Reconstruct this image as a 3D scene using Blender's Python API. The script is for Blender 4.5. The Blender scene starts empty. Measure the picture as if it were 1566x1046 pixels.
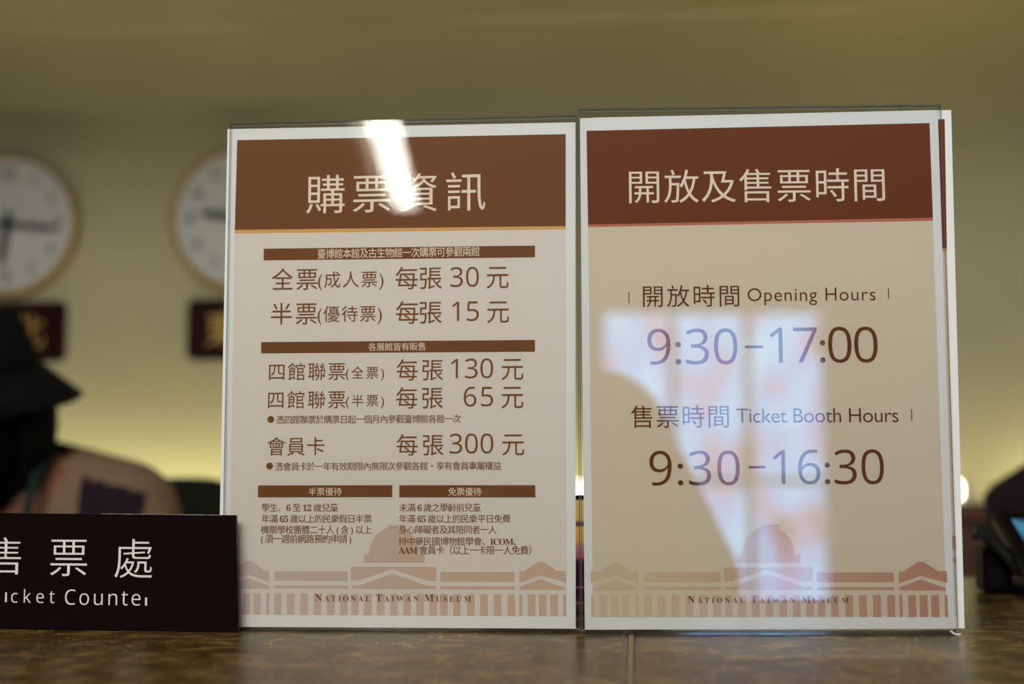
import bpy, bmesh, math, random
from mathutils import Vector, Matrix
random.seed(7)
SC = bpy.context.scene
COL = SC.collection
R = math.radians

# ------------------------------------------------------------------ camera
cam_data = bpy.data.cameras.new('camera')
cam_data.sensor_width = 36.0
cam_data.lens = 36.0 * 2175.0 / 1566.0
cam_data.clip_start = 0.01
cam_data.dof.use_dof = True
cam_data.dof.focus_distance = 0.832
cam_data.dof.aperture_fstop = cam_data.lens / 12.0        # a 12 mm wide aperture
cam = bpy.data.objects.new('camera', cam_data)
COL.objects.link(cam)
cam.matrix_world = (Matrix.Translation((0, 0, 1.1355)) @ Matrix.Rotation(R(4.9), 4, 'Z')
                    @ Matrix.Rotation(R(90 + 5.586), 4, 'X') @ Matrix.Rotation(R(-0.157), 4, 'Z'))
SC.camera = cam
SC.view_settings.view_transform = 'Standard'
SC.view_settings.look = 'None'
SC.view_settings.gamma = 1.0
SC.view_settings.exposure = 0.0
SC.cycles.use_denoising = True
SC.cycles.max_bounces = 8
SC.cycles.transparent_max_bounces = 16

# ------------------------------------------------------------------ light
world = bpy.data.worlds.new('world'); SC.world = world
world.use_nodes = True
world.node_tree.nodes['Background'].inputs[0].default_value = (1.0, 0.93, 0.80, 1)
world.node_tree.nodes['Background'].inputs[1].default_value = 0.05

def area_light(name, loc, target, size, power, color):
    d = bpy.data.lights.new(name, 'AREA'); d.shape = 'RECTANGLE'
    d.size, d.size_y = size; d.energy = power; d.color = color
    o = bpy.data.objects.new(name, d); COL.objects.link(o)
    o.location = loc
    o.rotation_euler = (Vector(target) - Vector(loc)).to_track_quat('-Z', 'Y').to_euler()
    return o
area_light('lobby_light', (-0.45, -1.3, 2.62), (0.0, 0.85, 1.15), (1.6, 0.9), 58, (1.0, 0.985, 0.94))
area_light('lobby_light', (1.0, -1.1, 2.62), (0.1, 0.85, 1.15), (0.9, 0.9), 8, (1.0, 0.985, 0.94))
area_light('unseen_booth_light', (0.95, 2.0, 1.30), (0.50, 2.72, 2.1), (0.25, 0.25), 0.34, (1.0, 0.86, 0.28)).data.spread = R(75)
area_light('unseen_booth_light', (-1.5, 1.9, 1.0), (-0.75, 2.72, 2.1), (0.25, 0.25), 0.42, (1.0, 0.90, 0.58)).data.spread = R(75)  # unseen fill, added to brighten the upper left wall and ceiling

# ------------------------------------------------------------------ helpers
def lin(c):
    out = []
    for v in c[:3]:
        v /= 255.0
        out.append(v / 12.92 if v <= 0.04045 else ((v + 0.055) / 1.055) ** 2.4)
    return out
def new_mat(name):
    m = bpy.data.materials.new(name); m.use_nodes = True
    return m, m.node_tree, m.node_tree.nodes['Principled BSDF']
def mat(name, rgb, rough=0.6, k=1.0, metal=0.0, spec=0.5, emit=None, emit_k=0.0, vary=0.0, vscale=40.0):
    m, nt, b = new_mat(name)
    c = [min(v * k, 0.95) for v in lin(rgb)] + [1]
    b.inputs['Base Color'].default_value = c
    b.inputs['Roughness'].default_value = rough
    b.inputs['Metallic'].default_value = metal
    b.inputs['Specular IOR Level'].default_value = spec
    if emit:
        b.inputs['Emission Color'].default_value = lin(emit) + [1]
        b.inputs['Emission Strength'].default_value = emit_k
    if vary:
        tc = nt.nodes.new('ShaderNodeTexCoord'); n = nt.nodes.new('ShaderNodeTexNoise')
        n.inputs['Scale'].default_value = vscale; n.inputs['Detail'].default_value = 4
        r = nt.nodes.new('ShaderNodeValToRGB')
        r.color_ramp.elements[0].position = 0.3; r.color_ramp.elements[1].position = 0.7
        r.color_ramp.elements[0].color = [v * (1 - vary) for v in c[:3]] + [1]
        r.color_ramp.elements[1].color = [min(v * (1 + vary), 1) for v in c[:3]] + [1]
        nt.links.new(tc.outputs['Object'], n.inputs['Vector'])
        nt.links.new(n.outputs['Fac'], r.inputs['Fac'])
        nt.links.new(r.outputs['Color'], b.inputs['Base Color'])
    return m
def link(name, me, m=None, parent=None, smooth=False):
    o = bpy.data.objects.new(name, me); COL.objects.link(o)
    for x in (m if isinstance(m, (list, tuple)) else [m]):
        if x: me.materials.append(x)
    if parent: o.parent = parent
    if smooth:
        for p in me.polygons: p.use_smooth = True
    return o
def from_bm(name, bm, m=None, parent=None, smooth=False):
    me = bpy.data.meshes.new(name); bm.to_mesh(me); bm.free()
    return link(name, me, m, parent, smooth)
def empty(name, loc=(0, 0, 0), rz=0.0):
    o = bpy.data.objects.new(name, None); COL.objects.link(o)
    o.location = loc; o.rotation_euler = (0, 0, rz); o.empty_display_size = 0.05
    return o
def tag(o, label=None, cat=None, group=None, kind=None):
    for k, v in (('label', label), ('category', cat), ('group', group), ('kind', kind)):
        if v: o[k] = v
    return o
def add_box(bm, lo, hi, bevel=0.0, M=None, seg=2):
    r = bmesh.ops.create_cube(bm, size=1.0)
    vs = r['verts']
    for v in vs:
        v.co = Vector([lo[i] + (v.co[i] + 0.5) * (hi[i] - lo[i]) for i in range(3)])
    if bevel:
        es = list({e for v in vs for e in v.link_edges})
        g = bmesh.ops.bevel(bm, geom=es, offset=bevel, segments=seg, affect='EDGES', profile=0.5)
        vs = list({v for f in g['faces'] for v in f.verts} | {v for v in vs if v.is_valid})
    if M is not None:
        for v in vs: v.co = M @ v.co
    return vs
def box(name, lo, hi, m, parent=None, bevel=0.0, M=None, seg=2):
    bm = bmesh.new(); add_box(bm, lo, hi, bevel, M, seg)
    return from_bm(name, bm, m, parent)
def add_tube(bm, a, b, r0, r1=None, n=16):
    a, b = Vector(a), Vector(b); r1 = r0 if r1 is None else r1
    q = (b - a).to_track_quat('Z', 'Y').to_matrix().to_4x4()
    return bmesh.ops.create_cone(bm, cap_ends=True, segments=n, radius1=r0, radius2=r1, depth=(b - a).length,
                                 matrix=Matrix.Translation((a + b) / 2) @ q)
def add_path(bm, pts, r, n=10):
    for a, b in zip(pts[:-1], pts[1:]): add_tube(bm, a, b, r, None, n)
    for p in pts[1:-1]:
        bmesh.ops.create_uvsphere(bm, u_segments=n, v_segments=6, radius=r, matrix=Matrix.Translation(p))
def lathe(prof, n=40, M=None):
    bm = bmesh.new(); rings = []
    for r, z in prof:
        if r < 1e-6: rings.append([bm.verts.new((0, 0, z))])
        else: rings.append([bm.verts.new((r * math.cos(2 * math.pi * i / n), r * math.sin(2 * math.pi * i / n), z)) for i in range(n)])
    for A, B in zip(rings[:-1], rings[1:]):
        for i in range(n):
            j = (i + 1) % n
            if len(A) == 1 and len(B) == 1: continue
            if len(A) == 1: bm.faces.new((A[0], B[i], B[j]))
            elif len(B) == 1: bm.faces.new((A[i], A[j], B[0]))
            else: bm.faces.new((A[i], A[j], B[j], B[i]))
    bmesh.ops.recalc_face_normals(bm, faces=bm.faces)
    if M is not None: bmesh.ops.transform(bm, matrix=M, verts=bm.verts)
    return bm
def prism(bm, pts, y0, y1):
    """outline in x, z pushed from y0 to y1"""
    a = [bm.verts.new((x, y0, z)) for x, z in pts]; b = [bm.verts.new((x, y1, z)) for x, z in pts]
    bm.faces.new(a); bm.faces.new(b[::-1])
    for i in range(len(a)):
        j = (i + 1) % len(a); bm.faces.new((a[j], a[i], b[i], b[j]))
    bmesh.ops.recalc_face_normals(bm, faces=bm.faces)
def round_rect(w, h, r, n=6, cx=0, cz=0):
    out = []
    for k, (sx, sz) in enumerate(((1, 1), (-1, 1), (-1, -1), (1, -1))):
        for i in range(n + 1):
            t = math.pi / 2 * (k + i / n)
            out.append((cx + sx * (w / 2 - r) + r * math.cos(t), cz + sz * (h / 2 - r) + r * math.sin(t)))
    return out

# ------------------------------------------------------------------ lettering
def glyphs(s, offset, space):
    c = bpy.data.curves.new('writing', 'FONT'); c.body = s; c.size = 1.0
    c.offset = offset; c.space_character = space; c.resolution_u = 4; c.fill_mode = 'FRONT'
    o = bpy.data.objects.new('writing', c); COL.objects.link(o)
    dg = bpy.context.evaluated_depsgraph_get()
    me = bpy.data.meshes.new_from_object(o.evaluated_get(dg))
    bpy.data.objects.remove(o); bpy.data.curves.remove(c)
    me.materials.clear()
    return me
def extent(me):
    xs = [v.co.x for v in me.vertices]; ys = [v.co.y for v in me.vertices]
    return min(xs), max(xs), min(ys), max(ys)
STYLE = {'light': -0.001, 'reg': 0.0, 'num': -0.004, 'digit': -0.004, 'ming': -0.004, 'vinyl': -0.006}
def text(name, s, x0, x1, z0, z1, style, m, parent, depth):
    """writing that fills the rectangle x0..x1, z0..z1 (mm) of its parent's face"""
    W, H = x1 - x0, z1 - z0
    bm = bmesh.new()
    if style == 'caps':
        parts = []; big = True; gaps = 0
        for ch in s:
            if ch == ' ': big = True; gaps += 1.6; parts.append(None); continue
            me = glyphs(ch, -0.003, 1.0); a = extent(me)
            parts.append((me, a, 1.0 if big else 0.76)); gaps += 1; big = False
        k = H / max((p[1][3] - 0) * p[2] for p in parts if p)
        tw = sum((p[1][1] - p[1][0]) * p[2] * k for p in parts if p)
        tr = (W - tw) / (gaps - 1); x = x0
        for p in parts:
            if p is None: x += 1.6 * tr; continue
            me, a, q = p
            me.transform(Matrix(((k * q, 0, 0, x - a[0] * k * q), (0, 0, 0, 0), (0, k * q, 0, z0), (0, 0, 0, 1))))
            bm.from_mesh(me); bpy.data.meshes.remove(me); x += (a[1] - a[0]) * k * q + tr
    else:
        off = STYLE[style]
        space = 1.0
        if len(s) > 1:
            wa = []
            for sp in (1.0, 1.3):
                me = glyphs(s, off, sp); a = extent(me); wa.append((a[1] - a[0]) * H / (a[3] - a[2]) * (1.12 if style == 'ming' and any(c in s for c in '()（）') else 1.0)); bpy.data.meshes.remove(me)
            space = 1.0 + 0.3 * (W - wa[0]) / max(wa[1] - wa[0], 1e-6)
            space = min(max(space, 0.86), 2.5)
        me = glyphs(s, off, space); a = extent(me)
        ref = a
        if style == 'ming' and any(c in s for c in '()（）'):   # brackets stand taller than the words
            mr = glyphs(''.join(c for c in s if c not in '()（） '), off, 1.0); ref = extent(mr); bpy.data.meshes.remove(mr)
        kx, kz = W / max(a[1] - a[0], 1e-6), H / max(ref[3] - ref[2], 1e-6)
        if style == 'ming': kx *= 1 - 0.24 * kz / W * 0.1
        me.transform(Matrix(((kx, 0, 0, x0 - a[0] * kx), (0, 0, 0, 0), (0, kz, 0, z0 - ref[2] * kz), (0, 0, 0, 1))))
        bm.from_mesh(me)
        if style == 'ming':                                  # heavy uprights, fine level strokes
            me.transform(Matrix.Translation((0.016 * kz, 0.02, 0))); bm.from_mesh(me)
        bpy.data.meshes.remove(me)
    bmesh.ops.transform(bm, matrix=Matrix.Translation((0, -depth, 0)) @ Matrix.Diagonal((0.001, 0.001, 0.001, 1)), verts=bm.verts)
    bm.normal_update()
    for f in bm.faces:
        if f.normal.y > 0: f.normal_flip()
    return from_bm(name, bm, m, parent)
def flat(name, polys, m, parent, depth):
    """printed shapes, outlines in mm, on the face of their parent"""
    bm = bmesh.new()
    for pts in polys:
        f = bm.faces.new([bm.verts.new((x / 1000, -depth, z / 1000)) for x, z in pts])
        f.normal_update()
        if f.normal.y > 0: f.normal_flip()
    bmesh.ops.triangulate(bm, faces=bm.faces)
    return from_bm(name, bm, m, parent)

# ------------------------------------------------------------------ the writing: name, words, ink, style, x0, x1, z0, z1 in mm on the sheet
LEFT_TEXT = [
    ('title_text', '購票資訊', 'cream', 'light', 48.46, 156.76, 244.32, 267.76),
    ('notice_text', '臺博館本館及古生物館一次購票可參觀兩館', 'cream', 'reg', 55.83, 153.32, 216.81, 222.69),
    ('fare_text', '全票', 'ink', 'light', 28.04, 56.0, 198.07, 211.31),
    ('fare_text', '(成人票)', 'ink', 'light', 56.3, 95.87, 197.6, 208.93),
    ('price_text', '每張', 'ink', 'light', 103.02, 130.86, 197.61, 211.18),
    ('price_text', '𝟥𝟢', 'ink', 'digit', 135.84, 152.89, 198.65, 210.48),
    ('price_text', '元', 'ink', 'light', 157.56, 170.57, 197.38, 210.18),
    ('fare_text', '半票', 'ink', 'light', 27.9, 55.79, 177.3, 190.47),
    ('fare_text', '(優待票)', 'ink', 'light', 56.23, 95.0, 177.04, 188.17),
    ('price_text', '每張', 'ink', 'light', 103.42, 130.91, 176.98, 190.63),
    ('price_text', '𝟣𝟧', 'ink', 'digit', 137.01, 152.88, 178.21, 189.83),
    ('price_text', '元', 'ink', 'light', 157.82, 170.8, 176.85, 189.58),
    ('notice_text', '各展館皆有販售', 'cream', 'reg', 86.97, 121.16, 161.04, 165.85),
    ('fare_text', '四館聯票', 'ink', 'light', 27.23, 73.36, 143.83, 154.48),
    ('fare_text', '(全票)', 'ink', 'light', 73.66, 96.5, 143.4, 151.88),
    ('price_text', '每張', 'ink', 'light', 104.03, 131.69, 143.26, 155.95),
    ('price_text', '𝟣𝟥𝟢', 'ink', 'digit', 136.35, 161.31, 144.26, 155.93),
    ('price_text', '元', 'ink', 'light', 166.22, 179.13, 143.07, 155.41),
    ('fare_text', '四館聯票', 'ink', 'light', 26.89, 73.51, 127.14, 137.75),
    ('fare_text', '(半票)', 'ink', 'light', 73.8, 96.6, 126.9, 135.21),
    ('price_text', '每張', 'ink', 'light', 103.83, 131.72, 126.68, 139.46),
    ('price_text', '𝟨𝟧', 'ink', 'digit', 143.99, 161.28, 127.69, 139.32),
    ('price_text', '元', 'ink', 'light', 166.19, 179.08, 126.44, 139.01),
    ('note_text', '憑四館聯票於購票日起一個月內參觀臺博館各館一次', 'ink', 'ming', 31.95, 142.31, 118.17, 123.09),
    ('fare_text', '會員卡', 'ink', 'light', 26.85, 61.21, 99.44, 110.27),
    ('price_text', '每張', 'ink', 'light', 104.26, 132.05, 99.13, 111.69),
    ('price_text', '𝟥𝟢𝟢', 'ink', 'digit', 135.57, 161.38, 100.12, 111.81),
    ('price_text', '元', 'ink', 'light', 166.56, 179.54, 98.9, 111.12),
    ('note_text', '憑會員卡於一年有效期限內無限次參觀各館・享有會員專屬權益', 'ink', 'ming', 31.75, 166.11, 90.56, 95.44),
    ('notice_text', '半票優待', 'cream', 'reg', 51.95, 71.71, 75.75, 80.49),
    ('notice_text', '免票優待', 'cream', 'reg', 134.91, 154.36, 75.6, 80.3),
    ('terms_text', '學生、𝟔 至 𝟏𝟐 歲兒童', 'ink', 'ming', 23.93, 69.81, 66.44, 71.31),
    ('terms_text', '年滿 𝟔𝟓 歲以上的民衆假日半票', 'ink', 'ming', 24.03, 89.82, 59.89, 64.76),
    ('terms_text', '機關學校團體二十人 ( 含 ) 以上', 'ink', 'ming', 23.69, 89.72, 53.51, 58.37),
    ('terms_text', '( 須一週前網路預約申請 )', 'ink', 'ming', 23.77, 77.76, 48.1, 53.09),
    ('terms_text', '未滿 𝟔 歲之學齡前兒童', 'ink', 'ming', 106.0, 154.08, 66.36, 71.19),
    ('terms_text', '年滿 𝟔𝟓 歲以上的民衆平日免費', 'ink', 'ming', 105.89, 171.33, 59.87, 64.69),
    ('terms_text', '身心障礙者及其陪同者一人', 'ink', 'ming', 105.78, 163.26, 53.53, 58.35),
    ('terms_text', '持中華民國博物館學會、𝐈𝐂𝐎𝐌、', 'ink', 'ming', 105.67, 174.63, 46.8, 51.61),
    ('terms_text', '𝐀𝐀𝐌 會員卡（以上一卡限一人免費）', 'ink', 'ming', 105.7, 183.33, 41.59, 46.66),
    ('museum_text', '𝐍𝐀𝐓𝐈𝐎𝐍𝐀𝐋 𝐓𝐀𝐈𝐖𝐀𝐍 𝐌𝐔𝐒𝐄𝐔𝐌', 'ink', 'caps', 56.47, 148.22, 14.45, 18.56),
]
RIGHT_TEXT = [
    ('title_text', '開放及售票時間', 'cream', 'light', 28.38, 177.04, 245.55, 265.3),
    ('heading_text', '開放時間', 'ink', 'light', 35.81, 91.52, 184.33, 197.06),
    ('heading_text', 'Opening Hours', 'ink', 'num', 96.3, 169.86, 184.91, 195.03),
    ('hours_text', '𝟫:𝟥𝟢', 'ink', 'digit', 38.03, 89.86, 150.78, 171.69),
    ('hours_text', '–', 'ink', 'num', 94.37, 104.71, 160.06, 161.58),
    ('hours_text', '𝟣𝟩:𝟢𝟢', 'ink', 'digit', 108.49, 170.32, 151.31, 172.16),
    ('heading_text', '售票時間', 'ink', 'light', 28.06, 84.3, 114.28, 127.31),
    ('heading_text', 'Ticket Booth Hours', 'ink', 'num', 88.57, 181.05, 116.98, 125.17),
    ('hours_text', '𝟫:𝟥𝟢', 'ink', 'digit', 38.4, 89.97, 81.23, 101.17),
    ('hours_text', '–', 'ink', 'num', 95.11, 104.65, 90.86, 92.27),
    ('hours_text', '𝟣𝟨:𝟥𝟢', 'ink', 'digit', 108.89, 171.94, 81.65, 101.52),
    ('museum_text', '𝐍𝐀𝐓𝐈𝐎𝐍𝐀𝐋 𝐓𝐀𝐈𝐖𝐀𝐍 𝐌𝐔𝐒𝐄𝐔𝐌', 'ink', 'caps', 59.31, 149.99, 14.77, 18.59),
]

# ------------------------------------------------------------------ materials
K = 1 / 0.66          # printed colours as seen -> albedo under this light
M = {}
M['white_paper'] = mat('white_paper', (200, 199, 194), 0.6, K, spec=0.2)
M['ground_left'] = mat('printed_lilac_ground', (192, 183, 173), 0.6, K, spec=0.2)
M['ground_right'] = mat('printed_cream_ground', (187, 173, 150), 0.6, K, spec=0.2)
M['brown_left'] = mat('printed_brown', (101, 61, 29), 0.6, K, spec=0.2)
M['brown_right'] = mat('printed_red_brown', (96, 47, 18), 0.6, K, spec=0.2)
M['gold_rule'] = mat('printed_gold', (190, 142, 82), 0.6, K, spec=0.2)
M['salmon_rule'] = mat('printed_salmon', (166, 98, 72), 0.6, K, spec=0.2)
M['cream'] = mat('printed_cream_letter', (206, 190, 170), 0.6, K, spec=0.2)
M['ink_left'] = mat('printed_brown_letter', (106, 63, 21), 0.6, K, spec=0.2)
M['ink_right'] = mat('printed_dark_brown_letter', (90, 46, 17), 0.6, K, spec=0.2)
M['plate'] = mat('dark_maroon_acrylic', (20, 7, 8), 0.3, 1.0, spec=0.2)
M['vinyl'] = mat('white_vinyl', (196, 191, 187), 0.5, K)

def gradient(name, c0, c1, x0, x1):
    m, nt, b = new_mat(name)
    tc = nt.nodes.new('ShaderNodeTexCoord'); s = nt.nodes.new('ShaderNodeSeparateXYZ')
    mr = nt.nodes.new('ShaderNodeMapRange'); mr.inputs[1].default_value = x0; mr.inputs[2].default_value = x1
    r = nt.nodes.new('ShaderNodeValToRGB')
    r.color_ramp.elements[0].color = [v * K for v in lin(c0)] + [1]
    r.color_ramp.elements[1].color = [v * K for v in lin(c1)] + [1]
    nt.links.new(tc.outputs['Object'], s.inputs[0]); nt.links.new(s.outputs[0], mr.inputs[0])
    nt.links.new(mr.outputs[0], r.inputs[0]); nt.links.new(r.outputs[0], b.inputs['Base Color'])
    b.inputs['Roughness'].default_value = 0.6; b.inputs['Specular IOR Level'].default_value = 0.2
    return m
M['art_left'] = gradient('printed_museum_lilac_to_tan', (174, 157, 152), (178, 151, 129), 0.02, 0.15)
M['art_right'] = gradient('printed_museum_tan_to_salmon', (182, 162, 134), (166, 121, 101), 0.03, 0.19)

def acrylic(name, tint, extra):
    m, nt, b = new_mat(name)
    nt.nodes.remove(b)
    out = nt.nodes['Material Output']
    t = nt.nodes.new('ShaderNodeBsdfTransparent'); t.inputs[0].default_value = tint
    g = nt.nodes.new('ShaderNodeBsdfGlossy'); g.inputs['Roughness'].default_value = 0.015
    f = nt.nodes.new('ShaderNodeFresnel'); f.inputs[0].default_value = 1.49
    x = nt.nodes.new('ShaderNodeMixShader')
    nt.links.new(f.outputs[0], x.inputs[0]); nt.links.new(t.outputs[0], x.inputs[1]); nt.links.new(g.outputs[0], x.inputs[2])
    last = x
    if extra:
        d = nt.nodes.new('ShaderNodeBsdfPrincipled'); d.inputs['Base Color'].default_value = lin(extra) + [1]
        d.inputs['Roughness'].default_value = 0.15
        y = nt.nodes.new('ShaderNodeMixShader'); y.inputs[0].default_value = 0.2
        nt.links.new(x.outputs[0], y.inputs[1]); nt.links.new(d.outputs[0], y.inputs[2]); last = y
    nt.links.new(last.outputs[0], out.inputs[0])
    return m
M['acrylic'] = acrylic('clear_acrylic', (0.985, 0.99, 0.985, 1), None)
M['acrylic_edge'] = acrylic('clear_acrylic_cut_edge', (0.94, 0.96, 0.93, 1), (170, 172, 160))

def stone():
    m, nt, b = new_mat('polished_brown_marble')
    L = nt.links
    tc = nt.nodes.new('ShaderNodeTexCoord')
    n1 = nt.nodes.new('ShaderNodeTexNoise'); n1.inputs['Scale'].default_value = 42; n1.inputs['Detail'].default_value = 9; n1.inputs['Roughness'].default_value = 0.62; n1.inputs['Distortion'].default_value = 0.9
    n2 = nt.nodes.new('ShaderNodeTexNoise'); n2.inputs['Scale'].default_value = 260; n2.inputs['Detail'].default_value = 3
    r1 = nt.nodes.new('ShaderNodeValToRGB'); e = r1.color_ramp.elements
    e[0].position = 0.30; e[0].color = lin((44, 32, 14)) + [1]
    e[1].position = 0.74; e[1].color = lin((152, 122, 68)) + [1]
    e.new(0.5).color = lin((90, 70, 32)) + [1]
    mp = nt.nodes.new('ShaderNodeMapping'); mp.inputs['Scale'].default_value = (1.0, 1.5, 1.0); mp.inputs['Rotation'].default_value = (0, 0, 0.5)
    v = nt.nodes.new('ShaderNodeTexVoronoi'); v.feature = 'DISTANCE_TO_EDGE'; v.inputs['Scale'].default_value = 17
    ds = nt.nodes.new('ShaderNodeTexNoise'); ds.inputs['Scale'].default_value = 20; ds.inputs['Detail'].default_value = 5
    mx = nt.nodes.new('ShaderNodeMix'); mx.data_type = 'RGBA'; mx.blend_type = 'ADD'; mx.inputs[0].default_value = 0.30
    L.new(tc.outputs['Object'], mp.inputs[0]); L.new(tc.outputs['Object'], ds.inputs[0])
    L.new(mp.outputs[0], mx.inputs[6]); L.new(ds.outputs['Color'], mx.inputs[7]); L.new(mx.outputs[2], v.inputs['Vector'])
    vr = nt.nodes.new('ShaderNodeValToRGB'); vr.color_ramp.elements[0].position = 0.0; vr.color_ramp.elements[0].color = (1, 1, 1, 1)
    vr.color_ramp.elements[1].position = 0.03; vr.color_ramp.elements[1].color = (0, 0, 0, 1)
    L.new(v.outputs['Distance'], vr.inputs[0])
    vm = nt.nodes.new('ShaderNodeMath'); vm.operation = 'MULTIPLY'
    L.new(vr.outputs[0], vm.inputs[0]); L.new(n1.outputs['Fac'], vm.inputs[1])
    m1 = nt.nodes.new('ShaderNodeMix'); m1.data_type = 'RGBA'
    m1.inputs[7].default_value = lin((26, 19, 10)) + [1]
    L.new(vm.outputs[0], m1.inputs[0]); L.new(r1.outputs[0], m1.inputs[6])
    sp = nt.nodes.new('ShaderNodeValToRGB'); sp.color_ramp.elements[0].position = 0.68; sp.color_ramp.elements[1].position = 0.73
    L.new(tc.outputs['Object'], n1.inputs[0]); L.new(tc.outputs['Object'], n2.inputs[0])
    L.new(n1.outputs['Fac'], r1.inputs[0]); L.new(n2.outputs['Fac'], sp.inputs[0])
    m2 = nt.nodes.new('ShaderNodeMix'); m2.data_type = 'RGBA'; m2.inputs[7].default_value = lin((186, 160, 112)) + [1]
    L.new(sp.outputs[0], m2.inputs[0]); L.new(m1.outputs[2], m2.inputs[6])
    L.new(m2.outputs[2], b.inputs['Base Color'])
    bp = nt.nodes.new('ShaderNodeBump'); bp.inputs['Strength'].default_value = 0.2; bp.inputs['Distance'].default_value = 0.002
    L.new(n1.outputs['Fac'], bp.inputs['Height']); L.new(bp.outputs[0], b.inputs['Normal'])
    b.inputs['Specular Tint'].default_value = (1.0, 0.84, 0.55, 1); b.inputs['Roughness'].default_value = 0.27; b.inputs['Specular IOR Level'].default_value = 0.06
    return m
M['stone'] = stone()
M['grout'] = mat('grey_grout', (138, 122, 92), 0.8, spec=0.1)
M['wall'] = mat('olive_cream_wall_paint', (186, 179, 142), 0.85, spec=0.1, vary=0.05, vscale=2.5)
M['dark_wall'] = mat('dark_lobby_wall', (40, 32, 22), 0.8, spec=0.1, vary=0.1, vscale=3)
M['floor'] = mat('brown_floor_tile', (96, 82, 66), 0.5, vary=0.15, vscale=3)
M['wood'] = mat('reddish_brown_wood', (104, 66, 44), 0.45, vary=0.25, vscale=7)
M['lamp_tube'] = mat('lit_strip_tube', (255, 248, 214), 0.5, emit=(252, 246, 202), emit_k=7.6)
M['ceiling_tube'] = mat('lit_ceiling_tube', (255, 255, 255), 0.5, emit=(255, 250, 236), emit_k=26.0)
M['lamp_metal'] = mat('white_lamp_metal', (225, 222, 210), 0.4)
M['clock_face'] = mat('white_clock_face', (206, 206, 198), 0.5)
M['gold'] = mat('gold_clock_rim', (168, 140, 80), 0.4, metal=0.4)
M['black'] = mat('black_paint', (22, 21, 20), 0.5)
M['dark_grey_mark'] = mat('dark_grey_clock_marks', (70, 66, 60), 0.5)
M['plaque'] = mat('dark_red_plaque', (36, 9, 7), 0.5, spec=0.1)
M['plaque_gold'] = mat('gold_lettering', (206, 168, 92), 0.4, metal=0.3)
M['black_cloth'] = mat('black_hat_cloth', (20, 21, 24), 0.9, spec=0.1, vary=0.2, vscale=60)
M['hair'] = mat('black_hair', (16, 13, 11), 0.9, spec=0.08, vary=0.3, vscale=80)
M['skin'] = mat('skin', (150, 98, 74), 0.6)
M['shirt'] = mat('taupe_shirt', (140, 116, 92), 0.9, spec=0.1, vary=0.1, vscale=90)
M['shirt_patch'] = mat('dark_purple_shirt_panel', (44, 34, 42), 0.9, spec=0.1)
M['strap'] = mat('dark_green_strap', (26, 48, 42), 0.7)
M['trousers'] = mat('dark_trousers', (36, 36, 40), 0.9, spec=0.1)
M['chair_green'] = mat('dark_olive_chair_cloth', (28, 29, 20), 0.85, spec=0.2)
M['chair_purple'] = mat('dark_plum_chair_cloth', (38, 26, 30), 0.85, spec=0.2)
M['chrome'] = mat('grey_steel', (130, 130, 128), 0.3, metal=0.9)
M['plastic'] = mat('black_plastic', (34, 31, 24), 0.55, spec=0.15)
M['plastic_dark'] = mat('deep_black_plastic', (16, 15, 13), 0.6, spec=0.08)
M['mask'] = mat('black_face_mask', (14, 13, 13), 0.9, spec=0.1)
M['coat'] = mat('dark_coat', (24, 24, 26), 0.9, spec=0.1)

# ------------------------------------------------------------------ the setting
ZC = 1.0485            # top of the counter
floor = box('floor', (-4.5, -7.3, -0.1), (4.5, 3.2, 0.0), M['floor']); tag(floor, kind='structure')
bm = bmesh.new()       # back wall, rolling forward into the low ceiling on a cove
prof = [(3.0, 0.0), (3.0, 1.86)] + [(2.79 + 0.21 * math.cos(t * math.pi / 24), 1.86 + 0.21 * math.sin(t * math.pi / 24)) for t in range(1, 13)]
prof2 = [(3.2, 0.0), (3.2, 2.27), (2.79, 2.27)]
loop = prof + prof2[::-1]
a = [bm.verts.new((-3.6, y, z)) for y, z in loop]; b_ = [bm.verts.new((3.6, y, z)) for y, z in loop]
for i in range(len(a)):
    j = (i + 1) % len(a); bm.faces.new((a[i], a[j], b_[j], b_[i]))
bm.faces.new(a[::-1]); bm.faces.new(b_); bmesh.ops.recalc_face_normals(bm, faces=bm.faces)
wb = from_bm('wall_back', bm, M['wall']); tag(wb, kind='structure')
for p in wb.data.polygons: p.use_smooth = abs(p.normal.x) < 0.5 and p.normal.y < -0.01 and 1.85 < p.center.z < 2.08
ce = box('ceiling', (-3.6, 1.48, 2.07), (3.6, 2.79, 2.27), M['wall']); tag(ce, kind='structure')

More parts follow.
